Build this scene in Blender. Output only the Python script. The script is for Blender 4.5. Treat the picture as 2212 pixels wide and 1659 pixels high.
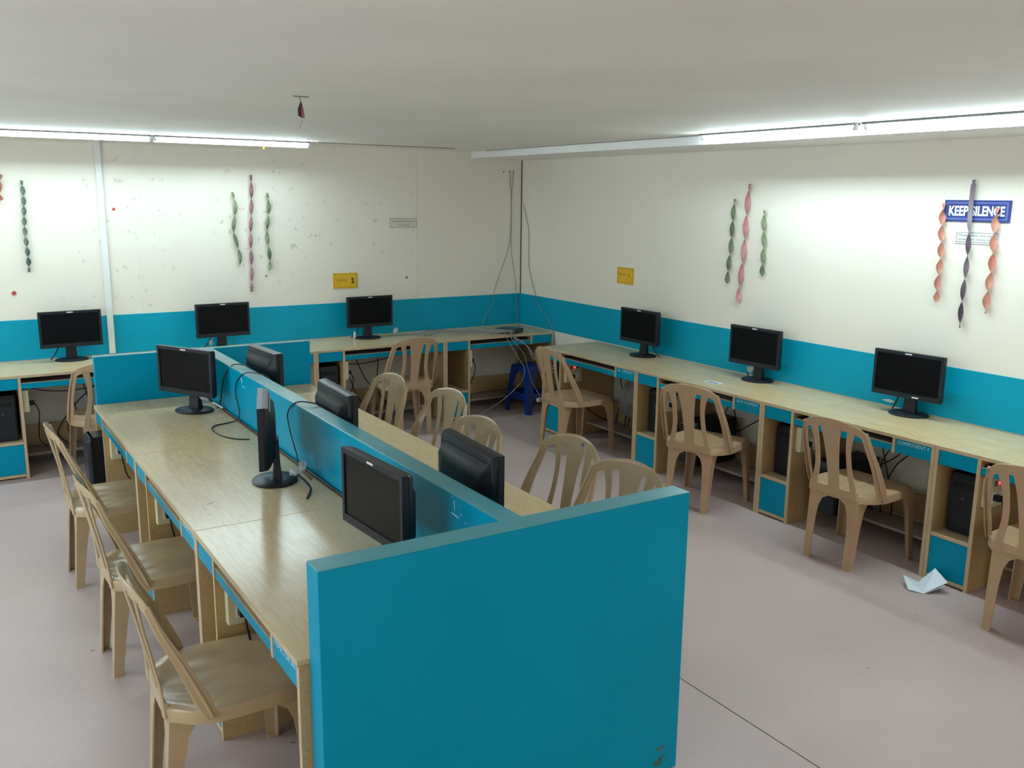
import bpy, math, random
from mathutils import Vector, Matrix
random.seed(7)
R = math.radians
scn = bpy.context.scene
for o in list(bpy.data.objects):
    bpy.data.objects.remove(o)
COL = scn.collection

# ------------------------------------------------------------------ camera
cam_d = bpy.data.cameras.new('camera'); cam = bpy.data.objects.new('camera', cam_d); COL.objects.link(cam)
cam_d.sensor_fit = 'HORIZONTAL'; cam_d.sensor_width = 36.0; cam_d.lens = 1976.718 * 36.0 / 2212.0
cam_d.clip_start = 0.05; cam_d.clip_end = 60
rt = Vector((0.84596811, -0.53311922, 0.0110386)); up = Vector((0.09758753, 0.17513983, 0.97969522)); fw = Vector((0.52422765, 0.82771368, -0.2001885))
m = Matrix((rt, up, -fw)).transposed().to_4x4(); m.translation = (-5.0248, -7.7939, 2.0168)
cam.matrix_world = m
scn.camera = cam

# ------------------------------------------------------------------ world, exposure
w = bpy.data.worlds.new('world'); scn.world = w; w.use_nodes = True
w.node_tree.nodes['Background'].inputs[0].default_value = (0.7, 0.8, 0.9, 1); w.node_tree.nodes['Background'].inputs[1].default_value = 0.3
scn.view_settings.view_transform = 'Standard'; scn.view_settings.look = 'None'
scn.view_settings.gamma = 1.0; scn.view_settings.use_curve_mapping = False
scn.view_settings.exposure = 0.06

# the fluorescent tubes light the room through their own glowing glass (see tube_light)
CEIL = 2.435
BACK_TUBES = [-4.16, -2.94]            # x centres, y = -0.45
RIGHT_TUBES = [-3.79, -5.05, -6.32]    # y centres, x = -0.68
LEFT_TUBES = [-3.1]
# fill lights added behind the camera and at the left wall, framed as windows
for wx, wy, wz, en in ((-5.6, -10.36, 0, 25), (-2.2, -10.36, 0, 25), (-7.36, -2.9, -90, 36), (-7.36, -5.9, -90, 36)):
    d = bpy.data.lights.new('window_daylight', 'AREA'); d.shape = 'RECTANGLE'; d.size = 1.9; d.size_y = 1.2; d.energy = en; d.color = (1.0, .93, .84) if wz == 0 else (.74, .91, 1.0)
    o = bpy.data.objects.new('window_daylight', d); COL.objects.link(o); o.location = (wx, wy, 1.5 if wz == 0 else 1.25); o.rotation_euler = (R(90), 0, R(wz))

# ------------------------------------------------------------------ materials
def new_mat(name):
    mt = bpy.data.materials.new(name); mt.use_nodes = True
    return mt, mt.node_tree.nodes, mt.node_tree.links, mt.node_tree.nodes['Principled BSDF']
def noise(ns, ls, scale, detail=3, coord='Object', vec=None, rough=.5):
    tc = ns.new('ShaderNodeTexCoord'); n = ns.new('ShaderNodeTexNoise'); n.inputs['Scale'].default_value = scale; n.inputs['Detail'].default_value = detail
    n.inputs['Roughness'].default_value = rough
    if vec:
        mp = ns.new('ShaderNodeMapping'); mp.inputs['Scale'].default_value = vec
        ls.new(tc.outputs[coord], mp.inputs['Vector']); ls.new(mp.outputs['Vector'], n.inputs['Vector'])
    else: ls.new(tc.outputs[coord], n.inputs['Vector'])
    return n
def mixc(ns, ls, fac, a, b):
    r = ns.new('ShaderNodeValToRGB'); r.color_ramp.elements[0].color = (*a, 1); r.color_ramp.elements[1].color = (*b, 1)
    ls.new(fac, r.inputs['Fac']); return r
def plain(name, col, rough=.5, var=.06, scale=6, spec=.5, metal=0, bump=0, bscale=80, coat=0):
    mt, ns, ls, p = new_mat(name)
    n = noise(ns, ls, scale)
    r = mixc(ns, ls, n.outputs['Fac'], tuple(c * (1 - var) for c in col), tuple(min(1, c * (1 + var)) for c in col))
    r.color_ramp.elements[0].position = .3; r.color_ramp.elements[1].position = .7
    ls.new(r.outputs['Color'], p.inputs['Base Color'])
    p.inputs['Roughness'].default_value = rough; p.inputs['Metallic'].default_value = metal; p.inputs['Specular IOR Level'].default_value = spec
    p.inputs['Coat Weight'].default_value = coat; p.inputs['Coat Roughness'].default_value = .08
    if bump:
        b = ns.new('ShaderNodeBump'); b.inputs['Strength'].default_value = bump; b.inputs['Distance'].default_value = .002
        n2 = noise(ns, ls, bscale, 2); ls.new(n2.outputs['Fac'], b.inputs['Height']); ls.new(b.outputs['Normal'], p.inputs['Normal'])
    return mt
def emis(name, col, s):
    mt, ns, ls, p = new_mat(name)
    p.inputs['Base Color'].default_value = (*col, 1); p.inputs['Emission Color'].default_value = (*col, 1); p.inputs['Emission Strength'].default_value = s
    return mt
def wood(name, ca, cb, rough, planks=True):
    mt, ns, ls, p = new_mat(name)
    tc = ns.new('ShaderNodeTexCoord')
    n = noise(ns, ls, 9, 5, vec=(1.2, 9, 9)); r = mixc(ns, ls, n.outputs['Fac'], ca, cb)
    r.color_ramp.elements[0].position = .3; r.color_ramp.elements[1].position = .72
    out = r.outputs['Color']
    if planks:
        br = ns.new('ShaderNodeTexBrick'); br.inputs['Scale'].default_value = 1.0; br.offset = .37
        br.inputs['Mortar Size'].default_value = 0; br.inputs['Brick Width'].default_value = .42; br.inputs['Row Height'].default_value = .075
        br.inputs['Color1'].default_value = (.93, .92, .90, 1); br.inputs['Color2'].default_value = (1, 1, 1, 1)
        ls.new(tc.outputs['Object'], br.inputs['Vector'])
        mx = ns.new('ShaderNodeMix'); mx.data_type = 'RGBA'; mx.blend_type = 'MULTIPLY'; mx.inputs[0].default_value = 1
        ls.new(out, mx.inputs[6]); ls.new(br.outputs['Color'], mx.inputs[7]); out = mx.outputs[2]
    ls.new(out, p.inputs['Base Color']); p.inputs['Specular IOR Level'].default_value = .30
    n3 = noise(ns, ls, 3, 2); mr = ns.new('ShaderNodeMapRange'); mr.inputs['To Min'].default_value = rough * .8; mr.inputs['To Max'].default_value = rough * 1.3
    ls.new(n3.outputs['Fac'], mr.inputs['Value']); ls.new(mr.outputs['Result'], p.inputs['Roughness'])
    return mt
def wall_mat(name, col, stains):
    mt, ns, ls, p = new_mat(name)
    n = noise(ns, ls, 1.3, 3); r = mixc(ns, ls, n.outputs['Fac'], tuple(c * .96 for c in col), tuple(c * 1.03 for c in col))
    out = r.outputs['Color']
    if stains:
        # scuffs and glue marks: sparse blotches masked by a slow noise
        a = noise(ns, ls, 13, 4, rough=.62); ra = mixc(ns, ls, a.outputs['Fac'], (0, 0, 0), (1, 1, 1)); ra.color_ramp.elements[0].position = .615; ra.color_ramp.elements[1].position = .66
        b = noise(ns, ls, 1.4, 1); rb = mixc(ns, ls, b.outputs['Fac'], (0, 0, 0), (1, 1, 1)); rb.color_ramp.elements[0].position = .40; rb.color_ramp.elements[1].position = .55
        mu = ns.new('ShaderNodeMath'); mu.operation = 'MULTIPLY'; ls.new(ra.outputs['Color'], mu.inputs[0]); ls.new(rb.outputs['Color'], mu.inputs[1])
        m2 = ns.new('ShaderNodeMath'); m2.operation = 'MULTIPLY'; m2.inputs[1].default_value = .42
        # the scuffs sit where notices used to be taped up, between the casing and the corner
        tcx = ns.new('ShaderNodeTexCoord'); sx = ns.new('ShaderNodeSeparateXYZ'); ls.new(tcx.outputs['Object'], sx.inputs[0])
        px = mixc(ns, ls, sx.outputs['X'], (0, 0, 0), (1, 1, 1)); mrx = ns.new('ShaderNodeMapRange'); mrx.inputs['From Min'].default_value = -4.3; mrx.inputs['From Max'].default_value = -.6
        ls.new(sx.outputs['X'], mrx.inputs['Value']); ls.new(mrx.outputs['Result'], px.inputs['Fac'])
        px.color_ramp.elements[0].position = 0; px.color_ramp.elements[1].position = .12; e = px.color_ramp.elements.new(.72); e.color = (1, 1, 1, 1); e = px.color_ramp.elements.new(.92); e.color = (0, 0, 0, 1)
        px.color_ramp.elements[-1].color = (0, 0, 0, 1)
        m4 = ns.new('ShaderNodeMath'); m4.operation = 'MULTIPLY'; ls.new(mu.outputs[0], m4.inputs[0]); ls.new(px.outputs['Color'], m4.inputs[1])
        ls.new(m4.outputs[0], m2.inputs[0])
        mx = ns.new('ShaderNodeMix'); mx.data_type = 'RGBA'; ls.new(m2.outputs[0], mx.inputs[0]); ls.new(out, mx.inputs[6]); mx.inputs[7].default_value = (.25, .24, .20, 1)
        out = mx.outputs[2]
    ls.new(out, p.inputs['Base Color']); p.inputs['Roughness'].default_value = .62
    bp = ns.new('ShaderNodeBump'); bp.inputs['Strength'].default_value = .12; bp.inputs['Distance'].default_value = .004
    n2 = noise(ns, ls, 22, 3); ls.new(n2.outputs['Fac'], bp.inputs['Height']); ls.new(bp.outputs['Normal'], p.inputs['Normal'])
    return mt
def floor_mat():
    mt, ns, ls, p = new_mat('vinyl_floor')
    n = noise(ns, ls, 1.1, 4); r = mixc(ns, ls, n.outputs['Fac'], (.49, .376, .362), (.56, .44, .42)); r.color_ramp.elements[0].position = .3; r.color_ramp.elements[1].position = .7
    s = noise(ns, ls, 55, 2); rs = mixc(ns, ls, s.outputs['Fac'], (.90, .90, .90), (1.05, 1.05, 1.05))
    mx = ns.new('ShaderNodeMix'); mx.data_type = 'RGBA'; mx.blend_type = 'MULTIPLY'; mx.inputs[0].default_value = 1
    ls.new(r.outputs['Color'], mx.inputs[6]); ls.new(rs.outputs['Color'], mx.inputs[7])
    sp = noise(ns, ls, 9, 2, rough=.7); rp = mixc(ns, ls, sp.outputs['Fac'], (1, 1, 1), (.55, .5, .48)); rp.color_ramp.elements[0].position = .735; rp.color_ramp.elements[1].position = .76
    m2 = ns.new('ShaderNodeMix'); m2.data_type = 'RGBA'; m2.blend_type = 'MULTIPLY'; m2.inputs[0].default_value = 1
    ls.new(mx.outputs[2], m2.inputs[6]); ls.new(rp.outputs['Color'], m2.inputs[7])
    ls.new(m2.outputs[2], p.inputs['Base Color']); p.inputs['Roughness'].default_value = .42
    return mt

M_WALL = wall_mat('wall_paint', (.79, .74, .645), False)
M_WALLB = wall_mat('wall_paint_scuffed', (.79, .74, .645), True)
M_CEIL = plain('ceiling_paint', (.86, .83, .78), .7, .04, 1.2, bump=.15, bscale=14)
M_BEAM = plain('beam_paint', (.88, .86, .85), .5, .03, 3)
M_FLOOR = floor_mat()
M_TEAL = plain('teal_laminate', (.0005, .285, .45), .28, .05, 2.5, spec=.10)
M_TEALW = plain('teal_wall_paint', (.0005, .31, .46), .45, .05, 2.0, spec=.2)
M_TEALT = plain('teal_edge_laminate', (.06, .30, .37), .25, .04, 3)  # greyer teal carries the grazing reflection on the panel tops
M_TOP = wood('maple_laminate', (.60, .455, .25), (.69, .54, .315), .21)
M_WOOD = wood('maple_board', (.44, .29, .13), (.53, .37, .18), .4, False)
M_EDGE = plain('beech_edge_band', (.56, .42, .26), .45, .08, 20)
M_CHAIR = plain('tan_plastic', (.47, .34, .195), .25, .05, 7, spec=.5)
M_CHAIRD = plain('peach_plastic', (.45, .295, .17), .33, .05, 7, spec=.5)
M_BLACK = plain('black_plastic', (.008, .009, .011), .4, .1, 10, spec=.25)
M_CHAR = plain('charcoal_plastic', (.014, .016, .022), .42, .1, 10, spec=.3)
M_SCREEN = plain('screen_glass', (.004, .004, .005), .28, .05, 3, spec=.16)
M_WHITE = plain('white_plastic', (.75, .76, .74), .4, .03, 5)
M_CREAM = plain('cream_plastic', (.68, .62, .40), .4, .05, 8)
M_PAPER = plain('white_paper', (.72, .78, .85), .7, .03, 9)
M_YELLOW = plain('yellow_card', (.74, .42, .015), .6, .08, 25)
M_INK = plain('dark_ink', (.05, .035, .02), .7, .1, 30)
M_INKG = plain('grey_ink', (.22, .21, .19), .7, .1, 30)
M_INKY = plain('brown_ink', (.38, .20, .01), .7, .1, 30)
M_CHALK = plain('pale_marker', (.45, .72, .85), .6, .1, 60)
M_SIGN = plain('navy_sign', (.018, .035, .20), .35, .05, 9)
M_SIGNB = plain('sign_border', (.09, .12, .33), .35, .05, 9)
M_STOOL = plain('blue_plastic', (.004, .032, .21), .28, .06, 6)
M_CABG = plain('grey_cable', (.24, .25, .26), .5, .06, 9)
M_CABB = plain('black_cable', (.012, .012, .013), .5, .06, 9)
M_GALV = plain('switch_metal', (.05, .06, .055), .4, .1, 9, metal=.3)
M_TUBE = emis('tube_glass', (.73, .94, 1.0), 122.0)
M_BATTEN = plain('aged_batten_paint', (.20, .20, .19), .5, .05, 6)  # grey set dark to tame the tube's glow on the batten
M_LED = emis('red_indicator', (1.0, .03, .06), 6.0)
M_DARK = plain('dark_gap', (.035, .03, .03), .8, .1, 9)
M_RAIL = plain('pinkish_board', (.36, .27, .24), .6, .08, 8)
M_SOCK = plain('brown_socket', (.20, .12, .075), .5, .1, 8)
M_STICK = plain('blue_sticker', (.10, .15, .34), .4, .3, 90)
M_TRAYC = plain('mauve_tray_board', (.24, .19, .21), .5, .2, 30)
def clear_mat():
    mt, ns, ls, p = new_mat('clear_film')
    n = noise(ns, ls, 30, 3); r = mixc(ns, ls, n.outputs['Fac'], (.55, .58, .60), (.85, .88, .9)); ls.new(r.outputs['Color'], p.inputs['Base Color'])
    p.inputs['Roughness'].default_value = .2; p.inputs['Alpha'].default_value = .55
    return mt
M_FILM = clear_mat()
def crepe(name, a, b):
    mt, ns, ls, p = new_mat(name); n = noise(ns, ls, 5, 2, vec=(1, 1, 1)); r = mixc(ns, ls, n.outputs['Fac'], a, b)
    r.color_ramp.elements[0].position = .35; r.color_ramp.elements[1].position = .65
    ls.new(r.outputs['Color'], p.inputs['Base Color']); p.inputs['Roughness'].default_value = .8
    b2 = ns.new('ShaderNodeBump'); b2.inputs['Strength'].default_value = .5; b2.inputs['Distance'].default_value = .002
    n2 = noise(ns, ls, 60, 2, vec=(1, 1, 4)); ls.new(n2.outputs['Fac'], b2.inputs['Height']); ls.new(b2.outputs['Normal'], p.inputs['Normal'])
    return mt

# ------------------------------------------------------------------ mesh builder
class MB:
    def __init__(s): s.v = []; s.f = []
    def add(s, vs, fs):
        n = len(s.v); s.v += [tuple(v) for v in vs]; s.f += [tuple(i + n for i in f) for f in fs]; return s
    def box(s, x0, x1, y0, y1, z0, z1):
        if x0 > x1: x0, x1 = x1, x0
        if y0 > y1: y0, y1 = y1, y0
        if z0 > z1: z0, z1 = z1, z0
        return s.add([(x0, y0, z0), (x1, y0, z0), (x1, y1, z0), (x0, y1, z0), (x0, y0, z1), (x1, y0, z1), (x1, y1, z1), (x0, y1, z1)],
                     [(0, 3, 2, 1), (4, 5, 6, 7), (0, 1, 5, 4), (1, 2, 6, 5), (2, 3, 7, 6), (3, 0, 4, 7)])
    def loft(s, secs, cap=True):
        n = len(secs[0]); vs = [p for sec in secs for p in sec]; fs = []
        for i in range(len(secs) - 1):
            for j in range(n):
                k = (j + 1) % n; fs.append((i * n + j, i * n + k, (i + 1) * n + k, (i + 1) * n + j))
        if cap: fs.append(tuple(reversed(range(n)))); fs.append(tuple((len(secs) - 1) * n + j for j in range(n)))
        return s.add(vs, fs)
    def tube(s, pts, r, n=8):
        pts = [Vector(p) for p in pts]; secs = []; prev = None
        for i, p in enumerate(pts):
            t = (pts[min(i + 1, len(pts) - 1)] - pts[max(i - 1, 0)]).normalized()
            a = prev if prev is not None else (Vector((0, 0, 1)) if abs(t.z) < .9 else Vector((1, 0, 0)))
            a = (a - t * a.dot(t))
            a = a.normalized() if a.length > 1e-6 else t.orthogonal().normalized()
            b = t.cross(a); prev = a
            secs.append([p + (a * math.cos(2 * math.pi * k / n) + b * math.sin(2 * math.pi * k / n)) * r for k in range(n)])
        return s.loft(secs)
    def ribbon(s, pts, wid, wdir, th):
        """flat bar: path pts, widths, per-point width direction, thickness"""
        secs = []; n = len(pts)
        for i, p in enumerate(pts):
            p = Vector(p); t = (Vector(pts[min(i + 1, n - 1)]) - Vector(pts[max(i - 1, 0)])).normalized()
            wd = Vector(wdir[i] if isinstance(wdir, list) else wdir); wd = (wd - t * wd.dot(t)).normalized(); nr = t.cross(wd).normalized()
            a = wid[i] / 2; h = th / 2; c = min(a, h) * .6
            secs.append([p + wd * x + nr * y for x, y in ((-a + c, -h), (a - c, -h), (a, -h + c), (a, h - c), (a - c, h), (-a + c, h), (-a, h - c), (-a, -h + c))])
        return s.loft(secs)
    def xf(s, M):
        s.v = [tuple(M @ Vector(v)) for v in s.v]; return s
    def build(s, name, mat, parent=None, smooth=False, bevel=0, seg=1, loc=None):
        me = bpy.data.meshes.new(name); me.from_pydata(s.v, [], s.f); me.validate(); me.update()
        import bmesh
        bm = bmesh.new(); bm.from_mesh(me); bmesh.ops.recalc_face_normals(bm, faces=bm.faces)
        if bevel:
            try: bmesh.ops.bevel(bm, geom=list(bm.edges), offset=bevel, segments=seg, affect='EDGES', profile=.6, clamp_overlap=True)
            except Exception: pass
        bm.to_mesh(me); bm.free()
        me.materials.append(mat)
        if smooth:
            for p in me.polygons: p.use_smooth = True
            try: me.set_sharp_from_angle(angle=R(40))
            except Exception: pass
        o = bpy.data.objects.new(name, me); COL.objects.link(o)
        if loc: o.location = loc
        if parent: o.parent = parent
        return o
def cr(pts, n=6):
    """Catmull-Rom through points"""
    P = [Vector(p) for p in pts]; P = [P[0] * 2 - P[1]] + P + [P[-1] * 2 - P[-2]]; out = []
    for i in range(1, len(P) - 2):
        for k in range(n):
            t = k / n; a, b, c, d = P[i - 1:i + 3]
            out.append(.5 * ((2 * b) + (c - a) * t + (2 * a - 5 * b + 4 * c - d) * t * t + (3 * b - a - 3 * c + d) * t ** 3))
    out.append(P[-2]); return out
def crs(vals, n=6): return [v.x for v in cr([(v, 0, 0) for v in vals], n)]
def tag(o, label=None, cat=None, group=None, kind=None):
    if label: o['label'] = label
    if cat: o['category'] = cat
    if group: o['group'] = group
    if kind: o['kind'] = kind
    return o
def thing(name, label, cat, loc=(0, 0, 0), rz=0, group=None):
    o = bpy.data.objects.new(name, None); COL.objects.link(o); o.empty_display_size = .1
    o.location = loc; o.rotation_euler = (0, 0, rz); return tag(o, label, cat, group)
def copy_tree(o, parent=None):
    c = o.copy(); COL.objects.link(c); c.parent = parent
    for ch in list(o.children): copy_tree(ch, c)
    return c
def struct(name, mb, mat, **k): return tag(mb.build(name, mat, **k), kind='structure')
def text(name, body, mat, size, loc, rot, parent=None, depth=.001, fit=None, bold=0, shear=0):
    cu = bpy.data.curves.new(name, 'FONT'); cu.body = body; cu.size = size; cu.extrude = depth; cu.align_x = 'CENTER'; cu.align_y = 'CENTER'; cu.offset = bold; cu.shear = shear
    cu.resolution_u = 3
    tmp = bpy.data.objects.new(name + '_c', cu); COL.objects.link(tmp)
    bpy.context.view_layer.update()
    me = bpy.data.meshes.new_from_object(tmp.evaluated_get(bpy.context.evaluated_depsgraph_get())); bpy.data.objects.remove(tmp)
    if fit:
        xs = [v.co.x for v in me.vertices]; ys = [v.co.y for v in me.vertices]
        sx = fit[0] / (max(xs) - min(xs)); sy = fit[1] / (max(ys) - min(ys)); cx = (max(xs) + min(xs)) / 2; cy = (max(ys) + min(ys)) / 2
        for v in me.vertices: v.co.x = (v.co.x - cx) * sx; v.co.y = (v.co.y - cy) * sy
    me.name = name; me.materials.clear(); me.materials.append(mat)
    o = bpy.data.objects.new(name, me); COL.objects.link(o); o.location = loc; o.rotation_euler = rot
    if parent: o.parent = parent
    return o

# ------------------------------------------------------------------ room shell
XL, YF = -7.4, -10.4
struct('floor', MB().box(XL - .1, .1, YF - .1, .1, -.08, 0), M_FLOOR)
fl = bpy.data.objects['floor']
MB().box(-2.478, -2.475, YF, -.7, 0, .0012).build('floor_seam', M_DARK, fl)
MB().box(XL, 0, -7.2, -7.197, 0, .0012).build('floor_seam', M_DARK, fl)
struct('ceiling', MB().box(XL - .1, .1, YF - .1, .1, CEIL, CEIL + .1), M_CEIL)
wb = struct('wall_back', MB().box(XL - .1, .1, 0, .12, -.05, CEIL + .1), M_WALLB)
struct('wall_right', MB().box(0, .12, YF, 0, -.05, CEIL + .1), M_WALL)
struct('wall_left', MB().box(XL - .12, XL, YF, 0, -.05, CEIL + .1), M_WALL)
struct('wall_front', MB().box(XL - .1, .1, YF - .12, YF, -.05, CEIL + .1), M_WALL)
for k, wx in enumerate((-5.6, -2.2)):  # unseen windows, added to frame the fill lights
    f = MB()
    for b in ((-1.0, 1.0, .60, .66), (-1.0, 1.0, -.66, -.60), (-1.0, -.95, -.6, .6), (.95, 1.0, -.6, .6), (-.02, .02, -.6, .6)): f.box(wx + b[0], wx + b[1], YF, YF + .06, 1.5 + b[2], 1.5 + b[3])
    tag(f.build('window_%d' % (k + 1), M_BEAM), kind='structure')
for k, wy in enumerate((-2.9, -5.9)):  # same added frames for the left wall fill lights
    f = MB()
    for b in ((-1.0, 1.0, .60, .66), (-1.0, 1.0, -.66, -.60), (-1.0, -.95, -.6, .6), (.95, 1.0, -.6, .6), (-.02, .02, -.6, .6)): f.box(XL, XL + .06, wy + b[0], wy + b[1], 1.25 + b[2], 1.25 + b[3])
    tag(f.build('window_%d' % (k + 3), M_BEAM), kind='structure')
# painted teal dado band
struct('trim_1', MB().box(XL, 0, -.006, 0, .757, 1.064), M_TEALW)
struct('trim_2', MB().box(-.006, 0, YF, -.006, .757, 1.064), M_TEALW)
# white cable casing on the back wall, floor strip of wall board joints, dark joint in the corner
struct('trim_3', MB().box(-3.892, -3.846, -.022, 0, .76, CEIL), M_WHITE, bevel=.003)
MB().box(-1.158, -1.155, -.0015, 0, 1.07, CEIL).build('panel_joint', plain('joint_filler', (.60, .55, .46), .6), wb)
MB().box(-3.62, -3.618, -.0015, 0, 1.07, CEIL).build('panel_joint', M_WHITE, wb)
struct('trim_4', MB().box(-.007, -.001, -.008, -.001, 1.064, 2.37), M_DARK)
# shallow boxed beam along the right wall; its underside rises a little towards the room
secs = []
for y in (YF + .001, -.002):
    secs.append([(-.001, y, 2.370), (-.58, y, 2.374), (-.58, y, CEIL - .0005), (-.001, y, CEIL - .0005)])
tag(MB().loft(secs).build('trim_5', M_BEAM), kind='structure')
struct('trim_6', MB().box(-2.26, -1.0, -.455, -.445, CEIL - .006, CEIL), M_INKG)      # unlit ceiling conduit continuing the back row of tubes
struct('trim_7', MB().box(-.598, -.583, -3.1, -.3, CEIL - .004, CEIL), M_INKG)

# ------------------------------------------------------------------ fluorescent tube lights
def tube_light(x, y, axis, label, group):
    t = thing('tube_light', label, 'light', (x, y, CEIL), 0 if axis == 'X' else R(-90), group)
    MB().box(-.60, .60, -.036, .036, -.012, 0).build('batten', M_BATTEN, t, bevel=.002)
    if axis == 'X': MB().box(-.60, .60, .024, .028, -.047, -.012).build('side_reflector', M_BATTEN, t)  # fin added to keep the tube's light off the upper wall
    MB().tube([(-.585, 0, -.026), (.585, 0, -.026)], .0125, 10).build('glass_tube', M_TUBE, t, smooth=True)
    for s in (-1, 1):
        MB().tube([(s * .582, 0, -.026), (s * .597, 0, -.026)], .0135, 12).build('end_cap', M_WHITE, t, smooth=True)
        MB().box(s * .590, s * .603, -.013, .013, -.038, 0).build('lamp_holder', M_WHITE, t, bevel=.002)
    return t
tube_light(-4.16, -.45, 'X', 'glowing fluorescent tube at the far left ceiling edge, above the pale wall casing', 'fluorescent tubes over the back wall')
tube_light(-2.94, -.45, 'X', 'glowing fluorescent tube above the three twisted streamers on the back wall', 'fluorescent tubes over the back wall')
for i, x in enumerate((-5.42,)):
    tube_light(x, -.45, 'X', ['fluorescent tube left of the frame, continuing the back row', 'fluorescent tube in the far left corner of the room'][i], 'fluorescent tubes over the back wall')
for i, y in enumerate(RIGHT_TUBES):
    tube_light(-.645, y, 'Y', ['glowing fluorescent tube beside the white beam, nearer the room corner', 'long bright fluorescent tube above the blue KEEP SILENCE sign', 'fluorescent tube right of the frame, along the white beam'][i], 'fluorescent tubes along the right wall beam')
for i, y in enumerate(LEFT_TUBES):
    tube_light(-6.8, y, 'Y', ['fluorescent tube on the ceiling edge along the left wall'][i], 'fluorescent tubes along the left wall')

# ------------------------------------------------------------------ cubicle partition
part = thing('cubicle_partition', 'teal laminate partition shaped like an I dividing the double row of desks', 'partition', (-3.58, -3.7, 0))
ox, oy = -3.58, -3.7
def pbx(name, x0, x1, y0, y1, z0, z1, mat, parent=part, bev=.0015):
    return MB().box(x0 - ox, x1 - ox, y0 - oy, y1 - oy, z0, z1).build(name, mat, parent, bevel=bev)
ZP = 1.0405
sp = pbx('spine_panel', -3.621, -3.541, -5.517, -1.842, .0, ZP - .004, M_TEAL)
pbx('top_edge', -3.621, -3.541, -5.517, -1.842, ZP - .004, ZP, M_TEALT, sp)
e1 = pbx('end_panel', -4.240, -2.916, -5.604, -5.517, .0, ZP - .004, M_TEAL)
pbx('top_edge', -4.240, -2.916, -5.604, -5.517, ZP - .004, ZP, M_TEALT, e1)
e2 = pbx('end_panel', -4.250, -2.892, -1.842, -1.782, .0, ZP - .004, M_TEAL)
pbx('top_edge', -4.250, -2.892, -1.842, -1.782, ZP - .004, ZP, M_TEALT, e2)
# scratches of pale marker on the spine's left face
def mark(pts, w_, parent, mat=M_CHALK):
    mb = MB(); P = [Vector((p[0] - ox, p[1] - oy, p[2])) for p in pts]
    mb.ribbon(P, [w_] * len(P), (0, .4, 1) if abs(P[-1].z - P[0].z) < abs(P[-1].y - P[0].y) else (0, 1, 0), .0012); return mb
mk = mark([(-3.6216, -2.745, 1.01), (-3.6216, -2.765, .985)], .012, sp); mk.add(*(lambda q: (q.v, q.f))(mark([(-3.6216, -2.77, .972), (-3.6216, -2.785, .962), (-3.6216, -2.81, .965)], .005, sp)))
mk.build('marker_scribble', M_CHALK, sp)
mk = mark([(-3.6216, -5.225, 1.02), (-3.6216, -5.228, .985)], .004, sp)
for q in ([(-3.6216, -5.205, .972), (-3.6216, -5.255, .968)], [(-3.6216, -5.27, .985), (-3.6216, -5.275, .981)], [(-3.6216, -5.30, .965), (-3.6216, -5.306, .964)], [(-3.6216, -5.21, 1.031), (-3.6216, -5.214, 1.028)]):
    z = mark(q, .005, sp); mk.add(z.v, z.f)
mk.build('marker_scribble', M_CHALK, sp)

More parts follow.
